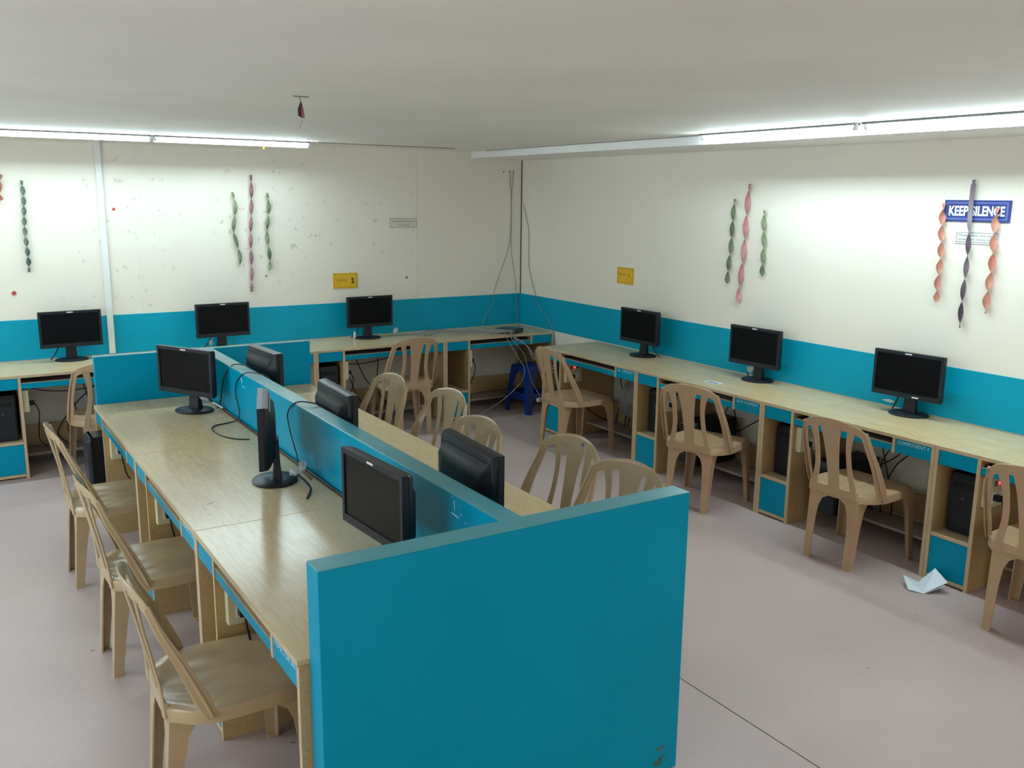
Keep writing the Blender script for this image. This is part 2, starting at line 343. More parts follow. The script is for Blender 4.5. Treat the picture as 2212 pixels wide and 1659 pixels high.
# ------------------------------------------------------------------ computer desks
def box_part(name, b, mat, parent, bev=.0012): return MB().box(*b).build(name, mat, parent, bevel=bev)
def make_desk(w_, d=.60, writing=None, led=False, wall_gap=True, cables=0, socket=True):
    t = bpy.data.objects.new('computer_desk', None); COL.objects.link(t)
    Z = .75
    wt = box_part('worktop', (0.001, w_ - .001, 0, d, Z - .018, Z), M_TOP, t, .0015)
    box_part('edge_band', (0.001, w_ - .001, -.0015, .0, Z - .019, Z - .0005), M_EDGE, wt, 0)
    for x in (0.001, w_ - .021):
        sp_ = box_part('side_panel', (x, x + .02, .004, d - .01, 0, Z - .0185), M_WOOD, t)
        box_part('edge_band', (x, x + .02, .002, .004, 0, Z - .0185), M_EDGE, sp_, 0)
    dv = box_part('divider_panel', (.236, .256, .006, d - .03, 0.0, Z - .0185), M_WOOD, t)
    box_part('edge_band', (.236, .256, .004, .006, 0, Z - .0185), M_EDGE, dv, 0)
    sw = w_ - .262
    sd = box_part('short_divider', (sw, sw + .018, .004, d - .03, .645, Z - .0185), M_EDGE, t)
    dr = box_part('drawer', (.0225, .2345, .006, .024, .650, Z - .020), M_TEAL, t)
    box_part('drawer_box', (.03, .228, .025, d - .12, .655, Z - .03), M_WOOD, dr, 0)
    d2 = box_part('drawer', (sw + .0195, w_ - .0225, .006, .024, .650, Z - .020), M_TEAL, t)
    box_part('drawer_box', (sw + .026, w_ - .028, .025, d - .12, .655, Z - .03), M_WOOD, d2, 0)
    if writing:
        text('handwriting', writing, M_CHALK, .02, ((sw + .0195 + w_ - .0225) / 2, .0052, .712), (R(90), 0, 0), d2, .0004, fit=(.19, .02), shear=.2)
    tr = box_part('keyboard_tray', (.262, sw - .004, .03, d - .16, .672, .684), M_TRAYC, t)
    box_part('tray_front', (.258, sw - .002, .008, .026, .651, .690), M_TEAL, tr)
    box_part('tray_edge', (.258, sw - .002, .008, .026, .690, .693), M_EDGE, tr, 0)
    for x in (.2575, sw - .0125): box_part('tray_runner', (x, x + .012, .03, d - .16, .684, .70), M_GALV, tr, 0)
    box_part('niche_shelf', (.0215, .2355, .006, d - .03, .250, .270), M_EDGE, t)
    ld = box_part('lower_door', (.0225, .2345, .007, .023, .034, .248), M_TEAL, t)
    box_part('lower_shelf', (.0215, .2355, .006, d - .03, .012, .032), M_EDGE, t)
    box_part('foot_rail', (.257, w_ - .022, d - .30, d - .08, .085, .103), M_RAIL, t)
    box_part('back_rail', (.257, w_ - .022, d - .05, d - .03, .10, .26), M_WOOD, t)
    if socket:
        sb = box_part('switch_box', (.2565, .298, .035, .20, .475, .635), M_CREAM, t, .003)
        for zz, yy in ((.53, .085), (.53, .15)):
            box_part('socket', (.298, .301, yy - .022, yy + .022, zz - .03, zz + .03), M_WHITE, sb, .002)
        for yy in (.085, .15): box_part('rocker_switch', (.298, .303, yy - .012, yy + .012, .59, .615), M_SOCK, sb, .001)
        if led: MB().tube([(.298, .118, .603), (.306, .118, .603)], .005, 10).build('indicator_lamp', M_LED, sb)
        pl = MB().box(.301, .335, .07, .10, .515, .545); pl.tube(cr([(.335, .085, .53), (.36, .09, .46), (.355, .12, .36), (.36, .25, .22), (.42, .42, .112)]), .004)
        pl.build('plug_lead', M_BLACK, t)
    for k in range(cables):
        a = .35 + .5 * random.random() * (w_ - .7) / .5; b = .35 + random.random() * (w_ - .7)
        pts = [(a, d - .02, .70), (a + .03, d - .05, .5 + .1 * random.random()), ((a + b) / 2, d - .07, .34 + .1 * random.random()), (b, d - .09, .2), (b + .05, d - .15, .112)]
        MB().tube(cr(pts), .0045, 6).build('hanging_cable', M_CABB, t)
    for k in range(min(2, cables)):
        z0 = .60 - .04 * k
        MB().tube(cr([(.30, d - .03, z0), (.5, d - .05, z0 - .05), (.75, d - .05, z0 - .02 * k - .03), (w_ - .05, d - .03, z0 + .02)]), .004, 6).build('hanging_cable', M_CABB, t)
    return t
def desk(name_label, loc, rz, group, **k):
    t = make_desk(**k); t.location = loc; t.rotation_euler = (0, 0, rz); return tag(t, name_label, 'desk', group)
RIGHTB = [-1.309, -2.553, -3.809, -5.022, -6.236]
gR = 'computer desks along the right wall'
labs = ['maple computer desk on right wall nearest the room corner, adapters below',
        'maple computer desk on right wall with a small card lying on top',
        'maple computer desk on right wall holding the monitor under the KEEP SILENCE sign',
        'maple computer desk cut by the right frame edge, beside the folded floor paper']
wr = ['36  CEMENT', '36 01 8 LEMENT', 'COMPONENT 4', 'INSPECTOR']
for i in range(4):
    desk(labs[i], (-.597, RIGHTB[i], 0), R(-90), gR, w_=RIGHTB[i] - RIGHTB[i + 1], d=.59, writing=wr[i], led=(i != 2), cables=(5, 3, 4, 3)[i])
gB = 'computer desks along the back wall'
BB = [-6.04, -4.828, -3.616, -2.404, -1.192, 0.0]
labs = ['maple computer desk on the back wall outside the left frame edge',
        'maple computer desk at the left frame edge, under the leftmost wall monitor',
        'maple computer desk on the back wall mostly hidden behind the teal partition',
        'maple computer desk on the back wall with a tan chair drawn up to it',
        'maple computer desk in the room corner, empty tower niche, cable heap on top']
for i in range(5):
    desk(labs[i], (BB[i], -.622, 0), 0, gB, w_=BB[i + 1] - BB[i] - (.012 if i == 4 else 0), d=.61, cables=(0, 4, 2, 4, 0)[i], writing=None, socket=True)
IB = [-1.862, -3.135, -4.345, -5.514]
gI = 'computer desks left of the teal spine partition'
labs = ['desk at the far left end of the partition, black tower jutting out',
        'middle maple computer desk left of the partition, monitor seen edge-on',
        'nearest maple computer desk left of the partition, with a glossy top']
wr = [None, 'INSPECTOR', 'INSPECTOR 006']
for i in range(3):
    desk(labs[i], (-4.273, IB[i] + (.0), 0), R(-90), gI, w_=IB[i] - IB[i + 1], d=.638, writing=wr[i], cables=1)
gJ = 'computer desks right of the teal spine partition'
labs = ['maple computer desk right of the partition at its far end',
        'middle maple computer desk right of the partition spine',
        'nearest maple computer desk right of the partition, tucked behind the teal end panel']
for i in range(3):
    desk(labs[i], (-2.915, IB[i + 1], 0), R(90), gJ, w_=IB[i] - IB[i + 1], d=.61, cables=0)

# ------------------------------------------------------------------ computer towers
def make_tower():
    t = bpy.data.objects.new('computer_tower', None); COL.objects.link(t)
    MB().box(-.085, .085, .012, .40, .008, .33).build('casing', M_BLACK, t, bevel=.003)
    fr = MB(); secs = []
    for z, y in ((.008, .0), (.30, -.002), (.33, .014)):
        secs.append([(-.087, y + .012, z), (-.075, y - .006, z), (.075, y - .006, z), (.087, y + .012, z), (.087, .02, z), (-.087, .02, z)])
    fr.loft(secs).build('front_bezel', M_CHAR, t, bevel=.001)
    MB().box(-.06, .06, -.009, -.004, .255, .285).build('drive_door', M_BLACK, t, bevel=.001)
    MB().tube([(0, -.004, .2), (0, -.010, .2)], .009, 12).build('power_button', M_GALV, t)
    for sx in (-.06, .06):
        for sy in (.05, .36): MB().box(sx - .012, sx + .012, sy - .012, sy + .012, 0, .009).build('foot', M_BLACK, t)
    return t
tw0 = make_tower(); first = [True]
def tower(label, loc, rz, group='black computer towers in the desk niches'):
    t = tw0 if first[0] else copy_tree(tw0); first[0] = False
    t.location = loc; t.rotation_euler = (0, 0, rz); return tag(t, label, 'computer', group)
tl = ['black computer tower in the first right wall desk, behind a peach chair', 'black computer tower in the niche of the second desk on the right wall', 'black computer tower in the niche left of the chair under the KEEP SILENCE wall', 'black computer tower in the niche above the folded paper on the floor']
for i in range(4): tower(tl[i], (-.597 + .10, RIGHTB[i] - .1285, .271), R(-90))
tower('black computer tower in the desk niche at the left frame edge', (-4.828 + .1285, -.622 + .06, .271), 0)
tower('black computer tower in the niche left of the chair at the back wall', (-2.404 + .1285, -.622 + .06, .271), 0)
tower('black computer tower jutting out of the far end of the left partition desks', (-4.273 - .075, IB[0] - .1285, .271), R(-90))
tower('black tower on the foot rail behind the chair at the second right wall desk', (-.475, -3.02, .104), R(-90), 'black units standing behind the chairs')
tower('black tower on the foot rail behind the chair below the KEEP SILENCE wall', (-.475, -4.245, .104), R(-90), 'black units standing behind the chairs')

# ------------------------------------------------------------------ monitors
def rrect(w_, z0, z1, y, c, dx=0):
    a = w_ / 2; return [(-a + c, y, z0), (a - c, y, z0), (a, y, z0 + c), (a, y, z1 - c), (a - c, y, z1), (-a + c, y, z1), (-a, y, z1 - c), (-a, y, z0 + c)]
def make_monitor(extra=False):
    t = bpy.data.objects.new('monitor', None); COL.objects.link(t)
    W_, B, T = .44, .11, .385
    b = .017
    fr = MB()
    for bx in ((-W_ / 2, W_ / 2, T - .019, T), (-W_ / 2, W_ / 2, B, B + .030), (-W_ / 2, -W_ / 2 + b, B + .030, T - .019), (W_ / 2 - b, W_ / 2, B + .030, T - .019)):
        fr.box(bx[0], bx[1], -.032, -.010, bx[2], bx[3])
    fr.build('bezel', M_CHAR, t)
    MB().box(-W_ / 2 + b, W_ / 2 - b, -.027, -.012, B + .030, T - .019).build('screen', M_SCREEN, t)
    bk = MB().loft([rrect(W_, B, T, -.010, .004), rrect(W_ - .004, B + .002, T - .002, .004, .006), rrect(W_ - .022, B + .010, T - .006, .015, .01),
                    rrect(W_ - .05, B + .022, T - .042, .023, .015), rrect(W_ - .07, B + .03, T - .055, .038, .02), rrect(W_ - .14, B + .06, T - .10, .044, .02)])
    bc = bk.build('back_cover', M_BLACK, t, smooth=True)
    for k in range(3): MB().box(-W_ / 2 + .035, W_ / 2 - .035, .010 + .005 * k, .0125 + .005 * k, T - .012 - .010 * k, T - .004 - .010 * k).build('vent_ridge', M_CHAR, bc)
    MB().box(-.021, .021, -.0332, -.032, T - .0135, T - .006).build('maker_badge', M_WHITE, t)
    if extra: MB().box(.045, .085, -.0332, -.032, B + .008, B + .016).build('model_badge', M_WHITE, t)
    nk = MB().loft([[(-.040, .020, .012), (.040, .020, .012), (.040, .062, .012), (-.040, .062, .012)], [(-.036, .026, .08), (.036, .026, .08), (.036, .056, .08), (-.036, .056, .08)],
                    [(-.034, .030, .20), (.034, .030, .20), (.034, .052, .20), (-.034, .052, .20)]])
    nk.build('stand_neck', M_CHAR, t, bevel=.003)
    def ring(rx, ry, z, n=32): return [(rx * math.cos(2 * math.pi * k / n), .03 + ry * math.sin(2 * math.pi * k / n), z) for k in range(n)]
    MB().loft([ring(.118, .10, 0), ring(.12, .102, .006), ring(.112, .094, .012), ring(.05, .05, .016)]).build('stand_base', M_CHAR, t, smooth=True)
    return t
def wrap_blob(parent, loc, s, mat=M_FILM, name='plastic_wrap'):
    import bmesh
    bm = bmesh.new(); bmesh.ops.create_icosphere(bm, subdivisions=2, radius=1)
    for v in bm.verts:
        k = .65 + .6 * random.random(); v.co = Vector((v.co.x * s[0] * k, v.co.y * s[1] * k, v.co.z * s[2] * k))
    me = bpy.data.meshes.new(name); bm.to_mesh(me); bm.free(); me.materials.append(mat)
    o = bpy.data.objects.new(name, me); COL.objects.link(o); o.location = loc; o.parent = parent; return o
def vga(parent, pts, r=.0045, mat=M_CABB): return MB().tube(cr(pts), r, 8).build('monitor_lead', mat, parent)
mon0 = make_monitor(); monx = make_monitor(True); used = [False]
gm = {'b': 'monitors on the back wall desks', 'r': 'monitors on the right wall desks', 'i': 'monitors left of the partition', 'm': 'monitors right of the partition'}
mons = [('b', -4.175, -.145, 3, 'black wide monitor on the back desk just left of the white wall casing'),
        ('b', -3.033, -.158, 1.9, 'black wide monitor on the back wall desk below the three hanging streamers'),
        ('b', -1.736, -.185, 1.7, 'black wide monitor on the back wall desk under the yellow card numbered 2'),
        ('r', -.182, -2.104, -88, 'black monitor on the right wall desk below the yellow card numbered 1'),
        ('r', -.135, -3.306, -87, 'black monitor on the right wall desk beneath the pink streamer'),
        ('x', -.125, -4.513, -85.5, 'black wide monitor below the KEEP SILENCE sign, white badge on its lower edge'),
        ('i', -3.809, -2.321, -60.7, 'charcoal monitor angled towards the viewer at the far left end of the partition'),
        ('i', -3.835, -3.87, -107.5, 'monitor turned edge-on beside the teal spine, with clear film at its plug'),
        ('i', -3.80, -5.012, -86, 'nearest monitor, dark brown screen, just behind the teal end panel'),
        ('m', -3.437, -2.57, 94, 'monitor seen from behind over the spine at the far end of the partition'),
        ('m', -3.479, -3.80, 87.5, 'monitor seen from behind over the spine, middle of the three dark backs'),
        ('m', -3.424, -4.973, 86.6, 'monitor seen from behind over the spine, nearest the teal end panel')]
MON = []
for k, x, y, a, lab in mons:
    if k == 'x': t = monx; k = 'r'
    else: t = mon0 if not used[0] else copy_tree(mon0); used[0] = True
    t.location = (x, y, .75); t.rotation_euler = (0, 0, R(a)); tag(t, lab, 'monitor', gm[k]); MON.append(t)
# leads and film wrappings, local to each monitor (local -y = screen side, +x = screen's right)
for i, sx in ((0, -1), (1, -1), (2, -1), (3, 1), (4, -1), (5, -1)):
    vga(MON[i], [(sx * .06, .04, .15), (sx * .09, .055, .09), (sx * .12, .07, .03), (sx * .14, .09, .006)])
wrap_blob(MON[1], (-.085, .06, .055), (.022, .012, .035), M_FILM)
wrap_blob(MON[2], (-.12, .05, .035), (.012, .01, .035), M_WHITE)
wrap_blob(MON[4], (-.085, .055, .07), (.03, .014, .03), M_FILM)
wrap_blob(MON[5], (-.16, .07, .05), (.045, .012, .010), M_FILM)
wrap_blob(MON[6], (-.06, .05, .105), (.03, .012, .012), M_FILM)
wrap_blob(MON[6], (.06, .055, .085), (.03, .02, .025), M_FILM)
vga(MON[6], [(.05, .05, .12), (.09, .07, .07), (.14, .10, .02), (.19, .13, .006)], .005)
MB().tube([(.10, .078, .055), (.15, .108, .018)], .0075, 8).build('plug_sleeve', M_WHITE, MON[6])
wrap_blob(MON[7], (.03, .12, .045), (.03, .03, .025), M_FILM); wrap_blob(MON[7], (.05, .15, .075), (.022, .02, .03), M_FILM)
vga(MON[7], [(.03, .12, .04), (.10, .16, .02), (.18, .18, .008), (.30, .16, .006)], .005)

# ------------------------------------------------------------------ plastic chairs
def make_chair(mat):
    t = bpy.data.objects.new('plastic_chair', None); COL.objects.link(t)
    # seat shell
    ny, nx = 14, 12; ytop, ybot = .215, -.235
    def hw(y):
        ks = [(-.235, .150), (-.17, .205), (-.11, .232), (-.02, .233), (.1, .226), (.19, .214), (.215, .190)]
        for (a, p), (b, q) in zip(ks, ks[1:]):
            if y <= b + 1e-9: f = (y - a) / (b - a); f = f * f * (3 - 2 * f); return p + (q - p) * f
        return ks[-1][1]
    def top(u, v):
        y = ybot + (ytop - ybot) * v; x = hw(y) * u
        dish = .020 * (1 - u ** 4) * min(1, 4 * v * (1 - v) + .25)
        edge = -.010 * (abs(u) ** 10) - (.012 * max(0, (v - .86) / .14) ** 2)
        ridge = .0022 * math.cos(u * 15.7) * (1 if abs(u) < .8 else 0) * min(1, 6 * v * (1 - v))
        return Vector((x, y, .445 - dish + edge + ridge))
    nx = 24
    vs = [top(-1 + 2 * i / nx, j / ny) for j in range(ny + 1) for i in range(nx + 1)]
    fs = [(j * (nx + 1) + i, j * (nx + 1) + i + 1, (j + 1) * (nx + 1) + i + 1, (j + 1) * (nx + 1) + i) for j in range(ny) for i in range(nx)]
    low = [v + Vector((0, 0, -.006)) for v in vs]; n = len(vs)
    seat = MB().add(vs + low, fs + [tuple(reversed([a + n for a in f])) for f in fs])
    ring = [i for i in range(nx + 1)] + [j * (nx + 1) + nx for j in range(1, ny + 1)] + [ny * (nx + 1) + i for i in range(nx - 1, -1, -1)] + [j * (nx + 1) for j in range(ny - 1, 0, -1)]
    up_ = [vs[i] for i in ring]; sec0 = up_; c = Vector((0, 0, 0))
    def off(v, k, z): d = Vector((v.x, v.y * .9, 0)).normalized() * k; return Vector((v.x + d.x, v.y + d.y, z))
    seat.loft([sec0, [off(v, .004, v.z - .008) for v in up_], [off(v, .006, .392) for v in up_], [off(v, .001, .392) for v in up_], [off(v, -.002, v.z - .010) for v in up_]], cap=False)
    seat.build('seat', mat, t, smooth=True)
    # legs: L-shaped channels flaring into the seat rim
    def leg(sx, sy, xt, yt, xf, yf):
        secs = []
        for z, s, th in ((0.0, .036, .007), (.006, .040, .007), (.10, .044, .006), (.24, .052, .006), (.32, .062, .006), (.365, .082, .006), (.392, .125, .006), (.410, .150, .006)):
            f = min(1, z / .40); X = xf + (xt - xf) * f; Y = yf + (yt - yf) * f
            sx_len = min(s, abs(X) - .002) if z > .3 else s
            q = [(0, 0), (sx_len, 0), (sx_len, th), (th, th), (th, s), (0, s)]
            secs.append([(sx * (abs(X) - a), Y - sy * b, z) for a, b in q])
        mb = MB().loft(secs)
        # foot pad
        mb.box(sx * (abs(xf)), sx * (abs(xf) - .036), yf, yf - sy * .036, 0, .006)
        mb.build('leg', mat, t, smooth=True)
    for s in (-1, 1):
        leg(s, 1, .218, .205, .242, .213)
        leg(s, -1, .158, -.232, .150, -.262)
    # backrest: rail, two side posts, two ribs that run into the rear legs, flared splat
    bk = MB()
    def ysurf(x, z):   # y of the back surface
        f = (z - .40) / .44; return -.232 - .060 * f - .03 * (1 - (x / .21) ** 2) * max(0, f) ** 1.5 + .018 * (x / .21) ** 2 * f
    rail = []; nr = 22
    for i in range(nr + 1):
        u = -1 + 2 * i / nr; x = .205 * u
        zt = .855 - .045 * u * u - .030 * abs(u) ** 9; zb = .803 - .030 * u * u - .03 * abs(u) ** 6
        zt = max(zt, zb + .02)
        secs = []
        for k in range(5):
            z = zb + (zt - zb) * k / 4; secs.append((x, ysurf(x, z), z))
        th = .007
        rail.append([(a, b - th / 2, c_) for a, b, c_ in secs] + [(secs[-1][0], secs[-1][1], secs[-1][2] + .003)] + [(a, b + th / 2, c_) for a, b, c_ in reversed(secs)])
    bk.loft(rail)
    for s in (-1, 1):
        p = cr([(s * .231, -.128, .416), (s * .228, -.150, .475), (s * .219, -.200, .60), (s * .204, -.250, .71), (s * .184, ysurf(.184, .80), .80)], 5)
        wd = crs([.050, .052, .044, .042, .040], 5)
        bk.ribbon(p, wd, [tuple(Vector((s * .75, .66, 0)).lerp(Vector((s * 1, .35, 0)), i / (len(p) - 1))) for i in range(len(p))], .009)
        # outer return flange of the post
        bk.ribbon([q + Vector((s * .012, .012 * (1 - i / len(p)), 0)) for i, q in enumerate(p)], crs([.034, .044, .036, .026, .018], 5), (0, 1, 0), .006)
        p = cr([(s * .136, -.242, .40), (s * .120, -.246, .48), (s * .102, ysurf(.102, .58), .58), (s * .101, ysurf(.101, .70), .70), (s * .120, ysurf(.120, .805), .805)], 5)
        bk.ribbon(p, crs([.046, .036, .031, .033, .050], 5), (1, 0, 0), .009)
    p = cr([(0, -.238, .425), (0, ysurf(0, .52), .52), (0, ysurf(0, .64), .64), (0, ysurf(0, .73), .73), (0, ysurf(0, .815), .815)], 5)
    bk.ribbon(p, crs([.076, .072, .084, .102, .135], 5), (1, 0, 0), .008)
    bk.ribbon([(-.150, -.236, .425), (-.08, -.242, .428), (.08, -.242, .428), (.150, -.236, .425)], [.050] * 4, (0, 0, 1), .009)
    bk.build('backrest', mat, t, smooth=True)
    return t
chT, chP = make_chair(M_CHAIR), make_chair(M_CHAIRD); usedc = {'T': False, 'P': False}
gc = {'R': 'tan plastic chairs at the right wall desks', 'L': 'tan plastic chairs left of the partition', 'M': 'tan plastic chairs right of the partition', 'B': 'tan plastic chairs at the back wall'}
chairs = [('P', 'R', -.663, -1.899, -91.4, 'peach plastic chair facing the right wall nearest the room corner, turned almost side-on'),
          ('P', 'R', -.715, -3.448, -71, 'peach plastic chair at the second right wall desk, red light seen through its slats'),
          ('P', 'R', -.643, -4.611, -87, 'peach plastic chair below the orange streamers, its back against the right wall desk'),
          ('P', 'R', -.637, -5.686, -87, 'peach plastic chair cut off by the right frame edge'),
          ('P', 'B', -1.63, -.65, -2.5, 'peach plastic chair facing the back wall desk between two dark niches'),
          ('P', 'B', -4.06, -.667, -2.7, 'peach plastic chair at the back left desk, half hidden by the teal end panel'),
          ('T', 'L', -4.293, -2.698, -88.8, 'tan plastic chair left of the partition, farthest of three, shiny streak on its seat'),
          ('T', 'L', -4.283, -3.746, -88, 'tan plastic chair left of the partition, middle of three in the row'),
          ('T', 'L', -4.298, -4.878, -91, 'nearest tan plastic chair, bottom left, its rear legs running out of the frame'),
          ('T', 'M', -2.80, -2.366, 97, 'tan plastic chair right of the partition, farthest, in front of the back wall chair'),
          ('T', 'M', -2.70, -2.981, 96, 'tan plastic chair right of the partition, second from the back wall'),
          ('T', 'M', -2.90, -3.703, 97.6, 'tan plastic chair half hidden behind the nearest monitor back, glossy top rail'),
          ('T', 'M', -2.70, -4.271, 96, 'tan plastic chair right of the partition with a round blue sticker on its top rail'),
          ('T', 'M', -2.74, -4.80, 104, 'tan plastic chair just behind the right end of the teal end panel')]
CH = []
for k, g, x, y, a, lab in chairs:
    src = chT if k == 'T' else chP
    t = copy_tree(src) if usedc[k] else src; usedc[k] = True
    t.location = (x, y, 0); t.rotation_euler = (0, 0, R(a)); tag(t, lab, 'chair', gc[g]); CH.append(t)
st = MB(); n = 20
def ys2(x, z): f = (z - .40) / .44; return -.232 - .060 * f - .03 * (1 - (x / .21) ** 2) * f ** 1.5 + .018 * (x / .21) ** 2 * f
st.add([(-.055 + .016 * math.cos(2 * math.pi * k / n), ys2(-.055, .82) + .0045 - .137 * .013 * math.sin(2 * math.pi * k / n), .818 + .013 * math.sin(2 * math.pi * k / n)) for k in range(n)], [tuple(range(n))])
s_ = st.build('round_sticker', M_STICK, CH[12]); s_['label'] = 'round blue sticker'

# ------------------------------------------------------------------ blue stool
stl = thing('plastic_stool', 'deep blue plastic stool under the corner desk beside trailing cables', 'stool', (-.27, -.60, 0), R(10))
sb = MB().loft([[(x * a, y * a, z) for x, y in ((-1, -1), (0, -1.04), (1, -1), (1.04, 0), (1, 1), (0, 1.04), (-1, 1), (-1.04, 0))] for a, z in ((.128, .40), (.126, .44), (.120, .450), (.09, .452))])
sb.build('seat_top', M_STOOL, stl, smooth=False, bevel=.004)
for sx, sy in ((1, 1), (1, -1), (-1, 1), (-1, -1)):
    secs = []
    for z, r_, s in ((0, .165, .052), (.12, .156, .056), (.25, .144, .064), (.34, .135, .080), (.40, .129, .11), (.43, .126, .124)):
        q = [(0, 0), (s, 0), (s, .006), (.010, .010), (.006, s), (0, s)]; secs.append([(sx * (r_ - a), sy * (r_ - b), z) for a, b in q])
    MB().loft(secs).build('leg', M_STOOL, stl)
for a, b in (((-1, -1), (1, -1)), ((1, -1), (1, 1)), ((1, 1), (-1, 1)), ((-1, 1), (-1, -1))):
    MB().ribbon([(a[0] * .148, a[1] * .148, .16), (b[0] * .148, b[1] * .148, .16)], [.07, .07], (0, 0, 1), .008).build('brace', M_STOOL, stl)

# ------------------------------------------------------------------ network switch and cables
A, B_ = Vector((-.535, -.398, .75)), Vector((-.435, -.587, .75)); u_ = (B_ - A).normalized(); v_ = Vector((-u_.y, u_.x, 0)) * 1
if v_.x < 0: v_ = -v_
ang = math.atan2(u_.y, u_.x)
ns_ = thing('network_switch', 'flat dark metal network switch on the corner desk with grey cables plugged in', 'network switch', tuple(A), ang)
W1 = (B_ - A).length; D1 = .165
MB().box(0, W1, 0, D1, .004, .042).build('housing', M_GALV, ns_, bevel=.002)
MB().box(.01, W1 - .01, -.002, .001, .010, .036).build('port_panel', M_CABG, ns_)
for k in range(8):
    MB().box(.022 + k * .022, .036 + k * .022, -.003, 0, .013, .026).build('port', M_BLACK, ns_)
for sx in (.02, W1 - .02):
    for sy in (.02, D1 - .02): MB().box(sx - .006, sx + .006, sy - .006, sy + .006, 0, .004).build('foot', M_BLACK, ns_)
def cable(pts, label, r=.0032, mat=M_CABG, group=None, name='network_cable', n=7):
    o = MB().tube(cr(pts, n), r, 8).build(name, mat, smooth=True); return tag(o, label, 'cable', group)
gw = 'grey cables hanging in the room corner'
cable([(-.144, -.008, 2.259), (-.140, -.010, 2.15), (-.128, -.010, 2.04), (-.131, -.010, 1.68), (-.16, -.010, 1.50), (-.26, -.010, 1.25), (-.325, -.012, 1.071), (-.335, -.014, .98), (-.42, -.018, .86), (-.47, -.04, .760), (-.48, -.2, .756)], 'thin grey cable running down the back wall and bending left above the teal band', .0028, group=gw)
cable([(-.101, -.008, 2.260), (-.112, -.010, 2.16), (-.122, -.010, 2.04), (-.127, -.016, 1.68), (-.115, -.010, 1.46), (-.071, -.010, 1.222), (-.055, -.012, .98), (-.045, -.014, .80), (-.06, -.05, .757), (-.2, -.3, .755)], 'thin grey cable dropping straight down the back wall beside the room corner', .0028, group=gw)
cable([(-.010, -.052, 1.953), (-.010, -.11, 1.80), (-.010, -.151, 1.686), (-.010, -.16, 1.369), (-.010, -.22, 1.20), (-.012, -.301, 1.061), (-.012, -.38, .95), (-.014, -.526, .857), (-.014, -.62, .72), (-.03, -.66, .5), (-.04, -.66, .01)], 'thin grey cable on the right wall crossing the teal band beside the corner', .0028, group=gw)
for k, (x, z) in enumerate(((-.213, 2.257), (-.144, 2.262), (-.101, 2.263))):
    tag(MB().tube([(x, .002, z), (x, -.006, z)], .006, 10).build('drilled_hole', M_DARK), 'small dark drilled hole high on the back wall, ' + ['left one without a cable', 'above the left hanging cable', 'above the right hanging cable'][k], 'hole', 'holes where cables enter the back wall')
# bundle on the back desk
gb = 'grey network cables lying on the back wall desks'
blabs = ['grey network cable on the back desk, hindmost of the heap', 'grey network cable on the back desk arching highest in the heap', 'grey network cable on the back desk running through the heap middle', 'grey network cable lying frontmost in the heap on the back desk', 'grey network cable looping down at the heap left end', 'pale grey network cable coiled beside the dark network switch']
for k in range(6):
    y = -.20 - .045 * k; j = lambda a: (random.random() - .5) * a
    pts = [(-1.42 + .05 * k, -.17 - .03 * k, .756), (-1.28 + j(.05), y + .03, .760 + .004 * k), (-1.15, y + j(.06), .775 + .012 * (k % 3)), (-1.0 + j(.05), y + j(.08), .765 + .010 * ((k + 1) % 3)), (-.85, y - .02 + j(.08), .760 + .006 * (k % 4)), (-.7, y - .05 + j(.06), .762 + .006 * ((k + 2) % 3)), (-.58, -.42 - .02 * k, .770), (-.505 + .012 * k, -.46 - .022 * k, .772)]
    cable(pts, blabs[k], .0034, group=gb)
gf = 'grey network cables trailing off the corner desk'
cable([(-.49, -.50, .775), (-.55, -.60, .775), (-.575, -.665, .74), (-.56, -.74, .66), (-.52, -.80, .55), (-.50, -.86, .47), (-.56, -.90, .36), (-.72, -.88, .22), (-.9, -.82, .10), (-1.08, -.76, .012), (-1.3, -.74, .006), (-1.5, -.75, .006)], 'grey cable falling past the blue stool and away left across the floor', .0034, group=gf)
cable([(-.47, -.52, .778), (-.52, -.64, .775), (-.535, -.70, .72), (-.47, -.80, .60), (-.46, -.84, .50), (-.44, -.9, .35), (-.42, -.98, .25), (-.52, -1.15, .24)], 'grey cable hanging in front of the blue stool with a white plug at its end', .003, group=gf)
tag(MB().box(-.56, -.52, -1.185, -1.155, .225, .255).build('cable_plug', M_WHITE, bevel=.003), 'small white plug dangling before the first right wall desk', 'plug')
for k in range(3):
    cable([(-.46 + .01 * k, -.54, .778), (-.50, -.63, .776), (-.505, -.69, .745 - .01 * k), (-.49 + .02 * k, -.84, .70 - .015 * k), (-.53, -1.02, .655 - .02 * k), (-.56, -1.20, .63 - .02 * k), (-.57, -1.33, .60 - .02 * k), (-.55, -1.45, .58 - .03 * k)],
          ['grey cable spanning corner desk to right wall desk, uppermost of the bundle', 'grey cable spanning corner desk to right wall desk, middle of the bundle', 'grey cable spanning corner desk to right wall desk, lowest of the bundle'][k], .0034, group=gf)
